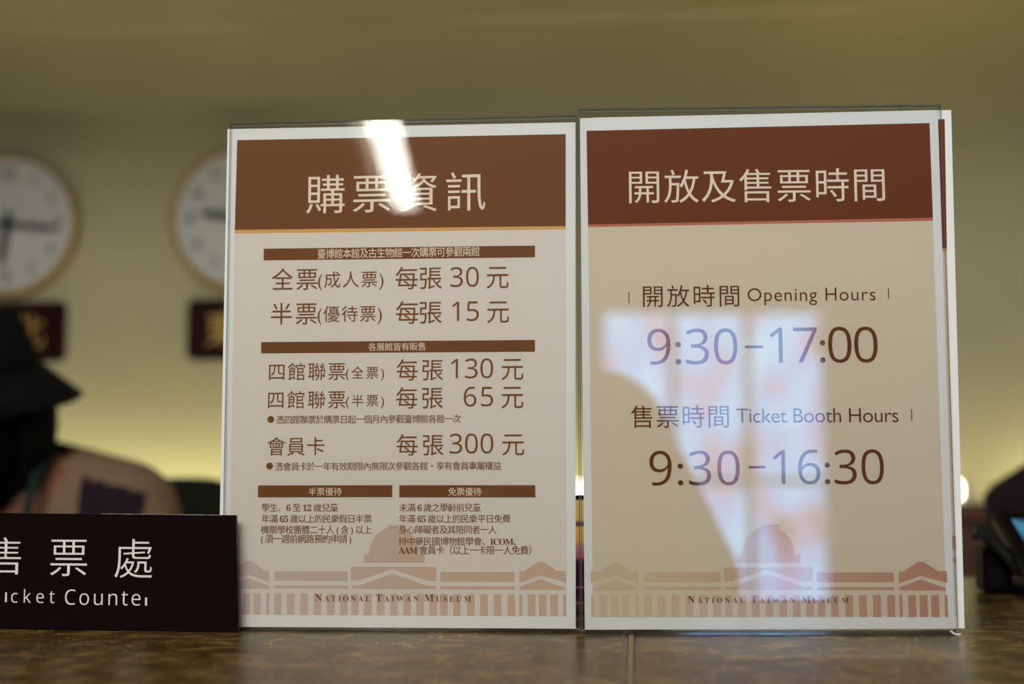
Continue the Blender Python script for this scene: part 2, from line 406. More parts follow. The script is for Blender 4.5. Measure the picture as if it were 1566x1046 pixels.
bm = bmesh.new()       # front wall of the lobby round its glazed entrance
WX0, WX1, WZ0, WZ1, WY = 0.60, 2.02, 0.25, 2.20, -7.0
add_box(bm, (-4.5, WY - 0.15, 0), (WX0, WY, 2.9)); add_box(bm, (WX1, WY - 0.15, 0), (4.5, WY, 2.9))
add_box(bm, (WX0, WY - 0.15, 0), (WX1, WY, WZ0)); add_box(bm, (WX0, WY - 0.15, WZ1), (WX1, WY, 2.9))
wf = from_bm('wall_front', bm, M['dark_wall']); tag(wf, kind='structure')
lc = box('ceiling', (-4.5, -7.15, 2.9), (4.5, 0.2, 3.0), M['dark_wall']); tag(lc, kind='structure')
def daylight():
    m, nt, b = new_mat('bright_street_through_glass')
    tc = nt.nodes.new('ShaderNodeTexCoord'); mp = nt.nodes.new('ShaderNodeMapping')
    mp.inputs['Scale'].default_value = (2.6, 1, 1.5); mp.inputs['Location'].default_value = (0.35, 0, 0.2)
    n = nt.nodes.new('ShaderNodeTexNoise'); n.inputs['Scale'].default_value = 1.7; n.inputs['Detail'].default_value = 3
    r = nt.nodes.new('ShaderNodeValToRGB'); e = r.color_ramp.elements
    e[0].position = 0.34; e[0].color = (0.16, 0.14, 0.15, 1)
    e[1].position = 0.62; e[1].color = (0.32, 0.62, 1.0, 1)
    x = e.new(0.40); x.color = (0.40, 0.31, 0.54, 1)
    x = e.new(0.47); x.color = (0.26, 0.42, 0.86, 1)
    nt.links.new(tc.outputs['Object'], mp.inputs[0]); nt.links.new(mp.outputs[0], n.inputs[0])
    nt.links.new(n.outputs['Fac'], r.inputs[0]); nt.links.new(r.outputs[0], b.inputs['Emission Color'])
    b.inputs['Emission Strength'].default_value = 10.0
    b.inputs['Base Color'].default_value = (0.1, 0.1, 0.1, 1)
    return m
win = box('window_1', (WX0, WY - 0.10, WZ0), (WX1, WY - 0.08, WZ1), daylight()); tag(win, kind='structure')
bm = bmesh.new()
for x in (WX0, WX0 + 0.44, WX0 + 0.90, WX1 - 0.04): add_box(bm, (x, WY - 0.075, WZ0), (x + 0.04, WY - 0.02, WZ1))
for z in (WZ0, WZ0 + 0.86, WZ1 - 0.04): add_box(bm, (WX0, WY - 0.07, z), (WX1, WY - 0.03, z + 0.04))
from_bm('window_frame', bm, M['wood'], win)

# ------------------------------------------------------------------ ticket counter
counter = tag(empty('ticket_counter', (0, 0, 0)), 'long ticket counter with a polished brown marble top', 'counter')
box('marble_slab', (-1.7, 0.585, ZC - 0.035), (-0.0042, 1.325, ZC), M['stone'], counter, 0.003)
box('marble_slab', (-0.0020, 0.585, ZC - 0.035), (1.7, 1.325, ZC), M['stone'], counter, 0.003)
box('grout_joint', (-0.0046, 0.5855, ZC - 0.034), (-0.0016, 1.3245, ZC - 0.0004), M['grout'], counter)
box('front_panel', (-1.68, 0.60, 0.0), (1.68, 0.64, ZC - 0.035), M['wood'], counter)
for x in (-1.68, 0.0, 1.64): box('support_panel', (x, 0.64, 0.0), (x + 0.04, 1.28, ZC - 0.035), M['wood'], counter)

# ------------------------------------------------------------------ sign holders and posters
def holder(loc, rz, x0, x1, z1, label):
    t = tag(empty('sign_holder', loc, rz), label, 'sign holder', 'clear acrylic sign holders on the counter')
    z0 = ZC - loc[2]
    for nm, ya, yb in (('front_panel', -0.0026, -0.0006), ('back_panel', 0.0012, 0.0032)):
        bm = bmesh.new(); add_box(bm, (x0, ya, z0 + 0.0003), (x1, yb, z1))
        es = [e for e in bm.edges if all(abs(v.co.z - z1) < 1e-6 for v in e.verts)] + \
             [e for e in bm.edges if abs(e.verts[0].co.x - e.verts[1].co.x) < 1e-6 and abs(e.verts[0].co.y - e.verts[1].co.y) < 1e-6]
        bmesh.ops.bevel(bm, geom=es, offset=0.0004, segments=1, affect='EDGES')
        bm.normal_update()
        for f in bm.faces: f.material_index = 0 if abs(f.normal.y) > 0.9 else 1
        from_bm(nm, bm, (M['acrylic'], M['acrylic_edge']), t)
    bm = bmesh.new(); add_box(bm, (x0, -0.0006, z1 - 0.0022), (x1, 0.0012, z1 - 0.0004), 0.0003)
    from_bm('top_bend', bm, M['acrylic_edge'], t)
    bm = bmesh.new(); add_box(bm, (x0, 0.0034, z0 + 0.0003), (x1, 0.075, z0 + 0.0023), 0.0005)
    from_bm('rear_foot', bm, M['acrylic_edge'], t)
    return t
LP, LA = (-0.24367, 0.82958, 1.0515), R(0.189)
RP, RA = (-0.02992, 0.82206, 1.0515), R(2.971)
holder(LP, LA, 0.0014, 0.2117, 0.3006, 'clear acrylic holder around the ticket price poster, left of the two')
holder(RP, RA, -0.0012, 0.2104, 0.3022, 'clear acrylic holder around the opening hours poster, right of the two')

def sheet(parent, pts, m, name, y0, y1):
    bm = bmesh.new(); prism(bm, [(x / 1000, z / 1000) for x, z in pts], y0, y1)
    return from_bm(name, bm, m, parent)
D1, D2, D3, D4 = 0.00006, 0.00012, 0.00018, 0.00024     # ink lies over ink
def museum(parent, dx, dz, m):
    P = []
    P.append([(99.4, 57.0), (109.8, 57.0), (109.8, 58.7), (99.4, 58.7)])
    P.append([(88.2 + 0.0, 41.7)] + [(103.15 + 15.0 * math.cos(R(t)), 41.7 + 15.8 * math.sin(R(t))) for t in range(180, -1, -6)] + [(118.15, 41.7)])
    P[-1] = P[-1][1:-1]
    P.append([(85.3, 36.8), (121.0, 36.8), (121.0, 41.78), (85.3, 41.78)])
    P.append([(77.7, 34.4), (77.7, 26.5), (81.8, 26.5), (102.1, 33.1), (122.9, 26.5), (128.0, 26.5), (128.0, 34.4)])
    P.append([(78.3, 21.7), (127.8, 21.7), (127.8, 23.4), (122.9, 23.4), (102.1, 30.5), (82.2, 23.4), (78.3, 23.4)])
    P.append([(32.2, 26.2), (75.7, 26.2), (75.7, 31.7), (32.2, 31.7)]); P.append([(32.3, 21.7), (75.7, 21.7), (75.7, 23.5), (32.3, 23.5)])
    P.append([(130.3, 26.0), (173.6, 26.0), (173.6, 31.5), (130.3, 31.5)]); P.append([(130.3, 21.6), (173.6, 21.6), (173.6, 23.3), (130.3, 23.3)])
    pu = [(176.4, 32.0), (179.3, 32.0), (186.5, 37.0), (188.9, 37.8), (191.4, 37.0), (198.3, 32.3), (203.5, 32.3), (203.5, 25.6), (188.8, 29.6), (176.4, 25.2)]
    pl = [(176.5, 21.4), (203.0, 21.4), (202.3, 22.7), (188.8, 27.6), (176.5, 23.2)]
    P += [pu, pl]
    c = 102.75
    P += [[(2 * c - x, z) for x, z in pu], [(2 * c - x, z) for x, z in pl]]
    cols = [(32.14, 36.54), (39.95, 44.34), (47.74, 52.26), (55.66, 60.18), (63.56, 68.08), (71.46, 75.82), (78.08, 82.3), (85.39, 90.02), (93.11, 97.6), (100.96, 105.3), (108.66, 112.99), (116.34, 120.67), (123.88, 128.34), (130.29, 134.6), (137.94, 142.11), (145.86, 150.3), (153.63, 158.06), (161.52, 165.95), (169.55, 173.83)]
    pc = [(176.31, 178.11), (181.28, 185.69), (187.75, 192.16), (194.22, 198.62), (201.78, 203.42)]
    cols += pc + [(2 * c - b, 2 * c - a) for a, b in pc]
    P += [[(a, 6.5), (b, 6.5), (b, 18.8), (a, 18.8)] for a, b in cols]
    # shapes of one ink must not lie over each other
    out = [[(x + dx, z + dz) for x, z in q] for q in P]
    o = flat('museum_drawing', out, m, parent, D2)
    o['label'] = 'pale printed silhouette of a domed museum'
    return o

poster = sheet(None, [(-0.2, -0.6), (208.8, -0.6), (210.8, 296.5), (-0.1, 297.3)], M['white_paper'], 'poster', 0.0, 0.0003)
tag(poster, 'ticket price poster with a brown header and many lines of Chinese text', 'poster')
poster.location = LP; poster.rotation_euler = (0, 0, LA)
flat('tinted_ground', [[(4.87, 233.1), (8.0 - 2.6, 6.4), (203.79, 6.21), (204.55, 232.2)]], M['ground_left'], poster, D1)
flat('header_band', [[(5.54, 290.34), (4.98, 235.21), (204.56, 234.02), (204.92, 289.41)]], M['brown_left'], poster, D2)
flat('header_rule', [[(4.98, 235.21), (4.87, 233.03), (204.55, 232.1), (204.56, 234.02)]], M['gold_rule'], poster, D2)
for q in ([(22.98, 223.45), (22.94, 216.36), (186.28, 215.67), (186.31, 222.64)], [(22.2, 167.02), (22.16, 160.31), (186.04, 159.63), (186.07, 166.52)],
          [(21.59, 81.85), (21.55, 74.85), (101.74, 74.84), (101.84, 81.79)], [(105.93, 81.78), (105.97, 74.7), (185.95, 74.55), (185.84, 81.58)]):
    flat('notice_bar', [q], M['brown_left'], poster, D3)
for x, z in ((28.71, 120.86), (28.38, 93.26)):
    flat('bullet_mark', [[(x + 2.05 * math.cos(t * math.pi / 14), z + 2.05 * math.sin(t * math.pi / 14)) for t in range(28)]], M['ink_left'], poster, D3)
museum(poster, 0, 0, M['art_left'])
for n, s, ink, st, x0, x1, z0, z1 in LEFT_TEXT:
    text(n, s, x0, x1, z0, z1, st, M['cream'] if ink == 'cream' else M['ink_left'], poster, D4)

poster2 = sheet(None, [(0.6, -0.3), (209.3, 0.5), (209.0, 299.3), (0.0, 296.8)], M['white_paper'], 'poster', 0.0, 0.0003)
tag(poster2, 'opening hours poster with a red-brown header and large times', 'poster')
poster2.location = RP; poster2.rotation_euler = (0, 0, RA)
flat('tinted_ground', [[(4.26, 231.72), (5.33, 6.57), (204.84, 7.18), (204.16, 233.7)]], M['ground_right'], poster2, D1)
flat('header_band', [[(3.8, 289.15), (4.27, 233.25), (204.21, 235.43), (204.02, 291.54)]], M['brown_right'], poster2, D2)
flat('header_rule', [[(4.27, 233.25), (4.26, 231.72), (204.16, 233.68), (204.21, 235.43)]], M['salmon_rule'], poster2, D2)
for x0, x1, z0, z1 in ((27.39, 27.95, 186.7, 193.2), (177.18, 177.74, 188.1, 194.4), (188.27, 188.83, 117.8, 124.4)):
    flat('tick_mark', [[(x0, z0), (x1, z0), (x1, z1), (x0, z1)]], M['ink_right'], poster2, D3)
museum(poster2, 2.2, 0.35, M['art_right'])
for n, s, ink, st, x0, x1, z0, z1 in RIGHT_TEXT:
    text(n, s, x0, x1, z0, z1, st, M['cream'] if ink == 'cream' else M['ink_right'], poster2, D4)

# loose sheets slipped in behind, poking out at the sides
sh = sheet(None, [(6.0, 0.2), (214.75, 0.6), (216.96, 299.3), (7.5, 297.2)], M['white_paper'], 'paper_sheet', 0.0005, 0.0008)
tag(sh, 'white printed sheet poking out on the right behind the opening hours poster', 'paper sheet')
sh.location = RP; sh.rotation_euler = (0, 0, RA)
flat('tinted_ground', [[(20, 7.2), (211.0, 7.2), (211.8, 215.5), (20, 213.5)]], M['ground_right'], sh, -0.0005 + D1)
flat('header_band', [[(20, 217), (211.79, 217.4), (213.0, 293.9), (20, 292)]], M['brown_right'], sh, -0.0005 + D2)
flat('header_rule', [[(20, 215), (211.81, 215.5), (211.79, 217.4), (20, 217)]], M['gold_rule'], sh, -0.0005 + D2)
flat('museum_drawing', [[(195, 44.5), (211.4, 44.5), (211.4, 52.5), (195, 52.5)], [(195, 37.5), (211.3, 37.5), (211.3, 40), (195, 40)]], M['art_right'], sh, -0.0005 + D2)
sl = sheet(None, [(-1.6, 0.2), (206, -0.2), (208.5, 296.6), (-0.7, 297.4)], M['white_paper'], 'paper_sheet', 0.0005, 0.0008)
tag(sl, 'blank white sheet edge showing on the left behind the ticket price poster', 'paper sheet')
sl.location = LP; sl.rotation_euler = (0, 0, LA)
bm = bmesh.new(); add_path(bm, [(0.2058, -0.0034, -0.0004), (0.2076, -0.0042, -0.0019), (0.2098, -0.0040, -0.0025), (0.2112, -0.0034, -0.0021)], 0.00045, 8)
tp = from_bm('plastic_chip', bm, M['white_paper']); tp.location = RP; tp.rotation_euler = (0, 0, RA)
tag(tp, 'tiny curled clear plastic chip under the bottom right corner of the opening hours sign', 'plastic chip')

# ------------------------------------------------------------------ ticket counter name plate
PP, PA = (-0.2293, 0.8187, ZC), R(-5.0)
plate = tag(empty('counter_plate', PP, PA), 'dark maroon name plate with white lettering standing left of the posters', 'name plate')
bm = bmesh.new(); prism(bm, [(-0.206, 0.0002), (-0.0001, 0.0002), (-0.0031, 0.0676), (-0.203, 0.0690)], 0.0, 0.003)
bmesh.ops.bevel(bm, geom=list(bm.edges), offset=0.0003, segments=1, affect='EDGES')
from_bm('plate_panel', bm, M['plate'], plate)
bm = bmesh.new(); add_box(bm, (-0.200, 0.0031, 0.0002), (-0.09, 0.03, 0.0032), 0.0004); from_bm('rear_foot', bm, M['plate'], plate)
V = M['vinyl']
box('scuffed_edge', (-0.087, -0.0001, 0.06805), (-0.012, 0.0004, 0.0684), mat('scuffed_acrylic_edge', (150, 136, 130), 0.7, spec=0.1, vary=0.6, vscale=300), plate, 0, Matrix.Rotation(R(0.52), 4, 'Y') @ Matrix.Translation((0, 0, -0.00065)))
for s, x0, x1, z0, z1 in (('售', -161.3, -137.4, 32.3, 54.3), ('票', -118.46, -95.09, 31.56, 53.02), ('處', -77.52, -53.93, 30.89, 53.57)):
    text('title_text', s, x0, x1, z0, z1, 'vinyl', V, plate, 0.0002)
for s, x0, x1, z0, z1 in (('𝖳', -157.5, -150.6, 15.9, 23.9), ('ı', -146.9, -145.7, 15.94, 21.65), ('𝖼𝗄𝖾𝗍', -142.93, -115.13, 15.58, 23.79), ('𝖢𝗈𝗎𝗇𝗍𝖾', -108.43, -60.83, 14.81, 23.87), ('ı', -58.0, -56.7, 14.96, 19.64)):
    text('english_text', s, x0, x1, z0, z1, 'vinyl', V, plate, 0.0002)

# ------------------------------------------------------------------ small display in the gap
def sunset():
    m, nt, b = new_mat('lit_sunset_picture')
    tc = nt.nodes.new('ShaderNodeTexCoord'); s = nt.nodes.new('ShaderNodeSeparateXYZ')
    mr = nt.nodes.new('ShaderNodeMapRange'); mr.inputs[1].default_value = 0; mr.inputs[2].default_value = 0.0745
    r = nt.nodes.new('ShaderNodeValToRGB'); e = r.color_ramp.elements
    e[0].position = 0.0; e[0].color = lin((26, 8, 20)) + [1]
    e[1].position = 1.0; e[1].color = lin((196, 164, 90)) + [1]
    for p, c in ((0.47, (34, 12, 30)), (0.50, (150, 70, 100)), (0.60, (150, 110, 90)), (0.64, (196, 136, 52)), (0.76, (206, 150, 66)), (0.775, (70, 56, 52)), (0.80, (90, 70, 54)), (0.83, (196, 156, 76))):
        x = e.new(p); x.color = lin(c) + [1]
    w = nt.nodes.new('ShaderNodeTexNoise'); w.inputs['Scale'].default_value = 1.0; w.inputs['Detail'].default_value = 2
    mp = nt.nodes.new('ShaderNodeMapping'); mp.inputs['Scale'].default_value = (20, 1, 480)
    wr = nt.nodes.new('ShaderNodeValToRGB'); wr.color_ramp.elements[0].position = 0.58; wr.color_ramp.elements[1].position = 0.64
    cut = nt.nodes.new('ShaderNodeMath'); cut.operation = 'LESS_THAN'; cut.inputs[1].default_value = 0.5
    mu = nt.nodes.new('ShaderNodeMath'); mu.operation = 'MULTIPLY'
    mx = nt.nodes.new('ShaderNodeMix'); mx.data_type = 'RGBA'; mx.inputs[7].default_value = lin((150, 60, 120)) + [1]
    L = nt.links
    L.new(tc.outputs['Object'], s.inputs[0]); L.new(s.outputs[2], mr.inputs[0]); L.new(mr.outputs[0], r.inputs[0])
    L.new(tc.outputs['Object'], mp.inputs[0]); L.new(mp.outputs[0], w.inputs[0]); L.new(w.outputs['Fac'], wr.inputs[0])
    L.new(mr.outputs[0], cut.inputs[0]); L.new(cut.outputs[0], mu.inputs[0]); L.new(wr.outputs[0], mu.inputs[1])
    L.new(mu.outputs[0], mx.inputs[0]); L.new(r.outputs[0], mx.inputs[6]); L.new(mx.outputs[2], b.inputs['Emission Color']); b.inputs['Emission Strength'].default_value = 0.85
    b.inputs['Base Color'].default_value = (0.01, 0.01, 0.01, 1); b.inputs['Roughness'].default_value = 0.4
    return m
card = tag(empty('desk_display', (-0.036, 0.945, ZC)), 'small lit display in sunset colours seen through the gap between the two sign holders', 'display')
box('display_body', (-0.064, 0.0006, 0.0002), (0.054, 0.012, 0.078), M['plastic_dark'], card, 0.002)
box('screen', (-0.060, 0, 0.0016), (0.050, 0.0005, 0.0745), sunset(), card)
box('rear_stand', (-0.03, 0.0125, 0.0002), (0.02, 0.05, 0.006), M['plastic_dark'], card, 0.002)

# ------------------------------------------------------------------ card terminal
term = tag(empty('card_terminal', (0.37, 1.11, ZC)), 'black card terminal with a tilted screen on the counter, cut by the right edge', 'card terminal')
bm = bmesh.new(); prism(bm, round_rect(0.19, 0.17, 0.02, 5), 0, 0.008)
bmesh.ops.rotate(bm, cent=(0, 0, 0), matrix=Matrix.Rotation(R(90), 3, 'X'), verts=bm.verts)
bmesh.ops.translate(bm, vec=(0.010, -0.015, 0.0003), verts=bm.verts)
zb = min(v.co.z for v in bm.verts); bmesh.ops.translate(bm, vec=(0, 0, 0.0003 - zb), verts=bm.verts)
from_bm('base_plate', bm, M['plastic_dark'], term)
TM = Matrix.Translation((0.0, 0.0, 0.036)) @ Matrix.Rotation(R(24), 4, 'X')
body_o = box('screen_body', (-0.087, -0.048, -0.013), (0.103, 0.066, 0.0), M['plastic'], term, 0.005, TM, 3)
def screen_mat():
    m, nt, b = new_mat('lit_blue_screen')
    tc = nt.nodes.new('ShaderNodeTexCoord'); n = nt.nodes.new('ShaderNodeTexNoise'); n.inputs['Scale'].default_value = 30
    r = nt.nodes.new('ShaderNodeValToRGB'); r.color_ramp.elements[0].position = 0.4; r.color_ramp.elements[0].color = lin((26, 62, 110)) + [1]
    r.color_ramp.elements[1].position = 0.62; r.color_ramp.elements[1].color = lin((70, 150, 175)) + [1]
    nt.links.new(tc.outputs['Object'], n.inputs[0]); nt.links.new(n.outputs['Fac'], r.inputs[0]); nt.links.new(r.outputs[0], b.inputs['Emission Color'])
    b.inputs['Emission Strength'].default_value = 0.8; b.inputs['Base Color'].default_value = (0.02, 0.03, 0.05, 1); b.inputs['Roughness'].default_value = 0.2
    return m
box('bezel', (-0.084, -0.045, -0.0005), (0.096, 0.061, 0.0014), M['plastic_dark'], body_o, 0.0006, TM)
sc = box('screen', (-0.0765, -0.036, 0.0015), (0.084, 0.046, 0.0019), screen_mat(), body_o, 0, TM); sc['label'] = 'lit blue screen'
box('neck', (-0.03, -0.01, 0.0084), (0.055, 0.03, 0.027), M['plastic_dark'], term, 0.003)
hb = bmesh.new(); add_box(hb, (-0.105, 0.015, 0.0005), (-0.083, 0.048, 0.036), 0.005, None, 3)
holder_block = from_bm('side_bracket', hb, M['plastic_dark'], term)
ab = bmesh.new()
add_tube(ab, (-0.107, 0.010, 0.0470), (-0.083, 0.004, 0.0210), 0.0042, 0.0048, 20)
for p in ((-0.107, 0.010, 0.0470), (-0.083, 0.004, 0.0210)):
    add_tube(ab, (p[0], p[1] - 0.008, p[2]), (p[0], p[1] + 0.012, p[2]), 0.0062, None, 24)
from_bm('hinge_arm', ab, M['plastic'], holder_block)
kb = bmesh.new(); add_tube(kb, (-0.098, 0.0125, 0.0360), (-0.098, 0.0150, 0.0360), 0.0028, None, 16)
from_bm('hinge_pin', kb, M['chrome'], holder_block)

# ------------------------------------------------------------------ credenza and strip lamp under the back wall
cr = tag(empty('back_cabinet', (0, 2.76, 0)), 'low reddish brown wooden cabinet along the back wall', 'cabinet')
box('carcass', (-3.3, -0.155, 0.06), (3.3, 0.225, 1.062), M['wood'], cr, 0.002)
box('cabinet_top', (-3.32, -0.175, 1.062), (3.32, 0.235, 1.092), M['wood'], cr, 0.004)
box('plinth', (-3.28, -0.12, 0.0), (3.28, 0.20, 0.06), M['black'], cr)
for i in range(6):
    x0 = -3.28 + i * 1.095
    d = box('cabinet_door', (x0, -0.172, 0.08), (x0 + 1.085, -0.155, 1.05), M['wood'], cr, 0.002)
    bm = bmesh.new(); add_tube(bm, (x0 + 1.02, -0.185, 0.80), (x0 + 1.02, -0.185, 0.95), 0.006); add_tube(bm, (x0 + 1.02, -0.185, 0.82), (x0 + 1.02, -0.171, 0.82), 0.004); add_tube(bm, (x0 + 1.02, -0.185, 0.93), (x0 + 1.02, -0.171, 0.93), 0.004)
    from_bm('door_handle', bm, M['chrome'], d)
for i, x in enumerate((-2.51, -1.23, 0.05, 1.33, 2.57)):
    st = tag(empty('strip_lamp', (x, 2.885, 1.0922)), 'glowing strip lamp lying on the cabinet behind the posters', 'lamp', 'strip lamps washing the back wall')
    box('lamp_base', (-0.61, -0.02, 0.0), (0.61, 0.02, 0.0065), M['lamp_metal'], st, 0.002)
    for s in (-1, 1): box('lamp_socket', (s * 0.60 - 0.01, -0.014, 0.0065), (s * 0.60 + 0.01, 0.014, 0.042), M['lamp_metal'], st, 0.002)
    bm = bmesh.new(); add_tube(bm, (-0.59, 0, 0.0242), (0.59, 0, 0.0242), 0.0175, None, 24)
    from_bm('tube', bm, M['lamp_tube'], st, True)

# ------------------------------------------------------------------ wall clocks and plaques
def clock(loc, hour, minute, label):
    t = tag(empty('wall_clock', loc), label, 'clock', 'round wall clocks on the back wall')
    Q = Matrix.Rotation(R(90), 4, 'X')                  # lathe axis towards the room
    from_bm('rim', lathe([(0.0, 0.0), (0.154, 0.0), (0.158, 0.012), (0.157, 0.030), (0.150, 0.036), (0.147, 0.032), (0.1455, 0.020), (0.0, 0.020)], 72, Q), M['gold'], t, True)
    face = from_bm('dial', lathe([(0.0, 0.0245), (0.146, 0.0245), (0.146, 0.0205), (0.0, 0.0205)], 72, Q), M['clock_face'], t)
    for k in range(12):
        a_ = R(30 * k); me = glyphs(str(k if k else 12), 0.012, 0.9); e = extent(me); h = 0.030 if k % 3 == 0 else 0.024
        q = h / (e[3] - e[2])
        me.transform(Matrix(((q, 0, 0, 0.113 * math.sin(a_) - q * (e[0] + e[1]) / 2), (0, 0, 1, -0.0250), (0, q, 0, 0.113 * math.cos(a_) - q * (e[2] + e[3]) / 2), (0, 0, 0, 1))))
        link('numeral', me, M['dark_grey_mark'], face)
    for nm, ang, ln, w, d in (('hour_hand', 30 * (hour + minute / 60), 0.095, 0.017, 0.0275), ('minute_hand', 6 * minute, 0.122, 0.014, 0.0295)):
        bm = bmesh.new(); prism(bm, [(-w / 2, -0.028), (w / 2, -0.028), (w / 2, ln * 0.8), (0, ln), (-w / 2, ln * 0.8)], -d - 0.0006, -d + 0.0006)
        bmesh.ops.rotate(bm, cent=(0, 0, 0), matrix=Matrix.Rotation(R(ang), 3, 'Y'), verts=bm.verts)
        from_bm(nm, bm, M['black'], t)
    from_bm('hub', lathe([(0, 0.032), (0.008, 0.032), (0.009, 0.0245), (0, 0.0245)], 24, Q), M['black'], t)
    return t
clock((-1.365, 2.9995, 1.699), 6, 16, 'gold-rimmed white wall clock above the hat of the seated person')
clock((-0.842, 2.9995, 1.703), 9, 16, 'gold-rimmed white wall clock half hidden by the ticket price poster')
def plaque(loc, s, label):
    t = tag(empty('city_plaque', loc), label, 'plaque', 'dark red plaques under the wall clocks')
    bm = bmesh.new(); prism(bm, round_rect(0.248, 0.132, 0.016, 5), -0.016, 0.0)
    bmesh.ops.bevel(bm, geom=[e for e in bm.edges if all(v.co.y < -0.015 for v in e.verts)], offset=0.003, segments=2, affect='EDGES')
    from_bm('plaque_board', bm, M['plaque'], t)
    for k, ch in enumerate(s):
        text('plaque_text', ch, -78 + 88 * k, -10 + 88 * k, -36, 36, 'reg', M['plaque_gold'], t, 0.0165)
plaque((-1.358, 2.9995, 1.464), '台北', 'dark red plaque with gold lettering partly behind the black hat')
plaque((-0.838, 2.9995, 1.464), '東京', 'dark red plaque with gold lettering cut off by the ticket price poster')

# ------------------------------------------------------------------ ceiling lamp over the lobby
A0, A1 = Vector((-1.30, -6.58, 2.75)), Vector((-0.93, -2.95, 2.75))
dvec = (A1 - A0); ln = dvec.length
cl = tag(empty('ceiling_lamp', (A0 + A1) / 2, math.atan2(dvec.y, dvec.x)), 'long ceiling tube lamp mirrored in the ticket price poster', 'lamp')
box('lamp_housing', (-ln / 2, -0.08, 0.03), (ln / 2, 0.13, 0.07), M['lamp_metal'], cl, 0.004)
box('lamp_tube', (-ln / 2, -0.075, -0.005), (ln / 2, 0.05, 0.028), M['ceiling_tube'], cl, 0.01)
bm = bmesh.new(); prism(bm, [(0.055, 0.03), (0.06, 0.03), (0.135, -0.02), (0.13, -0.022)], -ln / 2, ln / 2)
bmesh.ops.rotate(bm, cent=(0, 0, 0), matrix=Matrix.Rotation(R(-90), 3, 'Z'), verts=bm.verts)
bmesh.ops.transform(bm, matrix=Matrix.Diagonal((1, -1, 1, 1)), verts=bm.verts); bmesh.ops.recalc_face_normals(bm, faces=bm.faces)
from_bm('reflector', bm, M['lamp_metal'], cl)
for x in (-1.4, 0, 1.4):
    bm = bmesh.new(); add_tube(bm, (x, 0.03, 0.07), (x, 0.03, 0.151), 0.006); from_bm('hanger', bm, M['chrome'], cl)

# ------------------------------------------------------------------ office chairs
def chair(loc, rz, m, label, w=0.50, top=1.14, outline=None):
    t = tag(empty('office_chair', loc, rz), label, 'chair', 'office chairs behind the counter')
    bm = bmesh.new(); prism(bm, outline or round_rect(w, 0.54, 0.11, 8, 0, top - 0.27), -0.03, 0.035)
    bmesh.ops.bevel(bm, geom=[e for e in bm.edges if abs(e.verts[0].co.y - e.verts[1].co.y) < 1e-6], offset=0.02, segments=3, affect='EDGES')
    for v in bm.verts: v.co.y += 0.35 * v.co.x ** 2 * -1 + 0.06 * (v.co.z - 0.9)
    from_bm('backrest', bm, m, t, True)
    bm = bmesh.new(); prism(bm, round_rect(w - 0.02, 0.48, 0.09, 8), -0.04, 0.04)
    bmesh.ops.bevel(bm, geom=[e for e in bm.edges if abs(e.verts[0].co.y - e.verts[1].co.y) < 1e-6], offset=0.02, segments=3, affect='EDGES')
    bmesh.ops.rotate(bm, cent=(0, 0, 0), matrix=Matrix.Rotation(R(90), 3, 'X'), verts=bm.verts)
    bmesh.ops.translate(bm, vec=(0, -0.29, 0.52), verts=bm.verts); from_bm('seat', bm, m, t, True)
    bm = bmesh.new(); add_box(bm, (-0.04, -0.02, 0.46), (0.04, 0.07, 0.50), 0.005); add_box(bm, (-0.035, 0.04, 0.46), (0.035, 0.065, 0.95), 0.005); add_box(bm, (-0.06, -0.33, 0.45), (0.06, 0.05, 0.48), 0.005)
    from_bm('back_bracket', bm, M['black'], t)
    bm = bmesh.new(); add_tube(bm, (0, -0.27, 0.10), (0, -0.27, 0.46), 0.028, 0.022); from_bm('gas_column', bm, M['chrome'], t)
    for k in range(5):
        a_ = R(72 * k + 20); dx, dy = math.cos(a_), math.sin(a_)
        bm = bmesh.new(); add_tube(bm, (0, -0.27, 0.115), (0.29 * dx, -0.27 + 0.29 * dy, 0.085), 0.026, 0.016)
        lg = from_bm('leg', bm, M['black'], t, False)
        bm = bmesh.new(); add_tube(bm, (0.29 * dx - 0.022 * dy, -0.27 + 0.29 * dy + 0.022 * dx, 0.035), (0.29 * dx + 0.022 * dy, -0.27 + 0.29 * dy - 0.022 * dx, 0.035), 0.034, None, 20)
        from_bm('caster', bm, M['black'], lg)
    return t
chair((-0.80, 2.03, 0), R(-4), M['chair_green'], 'dark olive office chair behind the seated person', 0.56, 1.142)
half = [(0.0, 1.20), (0.07, 1.197), (0.14, 1.182), (0.21, 1.155), (0.255, 1.128), (0.267, 1.112), (0.264, 1.09), (0.21, 0.90), (0.16, 0.74), (0.14, 0.71), (0.10, 0.69), (0.0, 0.69)]
chair((0.74, 2.0, 0), 0.0, M['chair_purple'], 'dark plum office chair beyond the card terminal', 0.50, 1.2, half + [(-x, z) for x, z in half[-2:0:-1]])

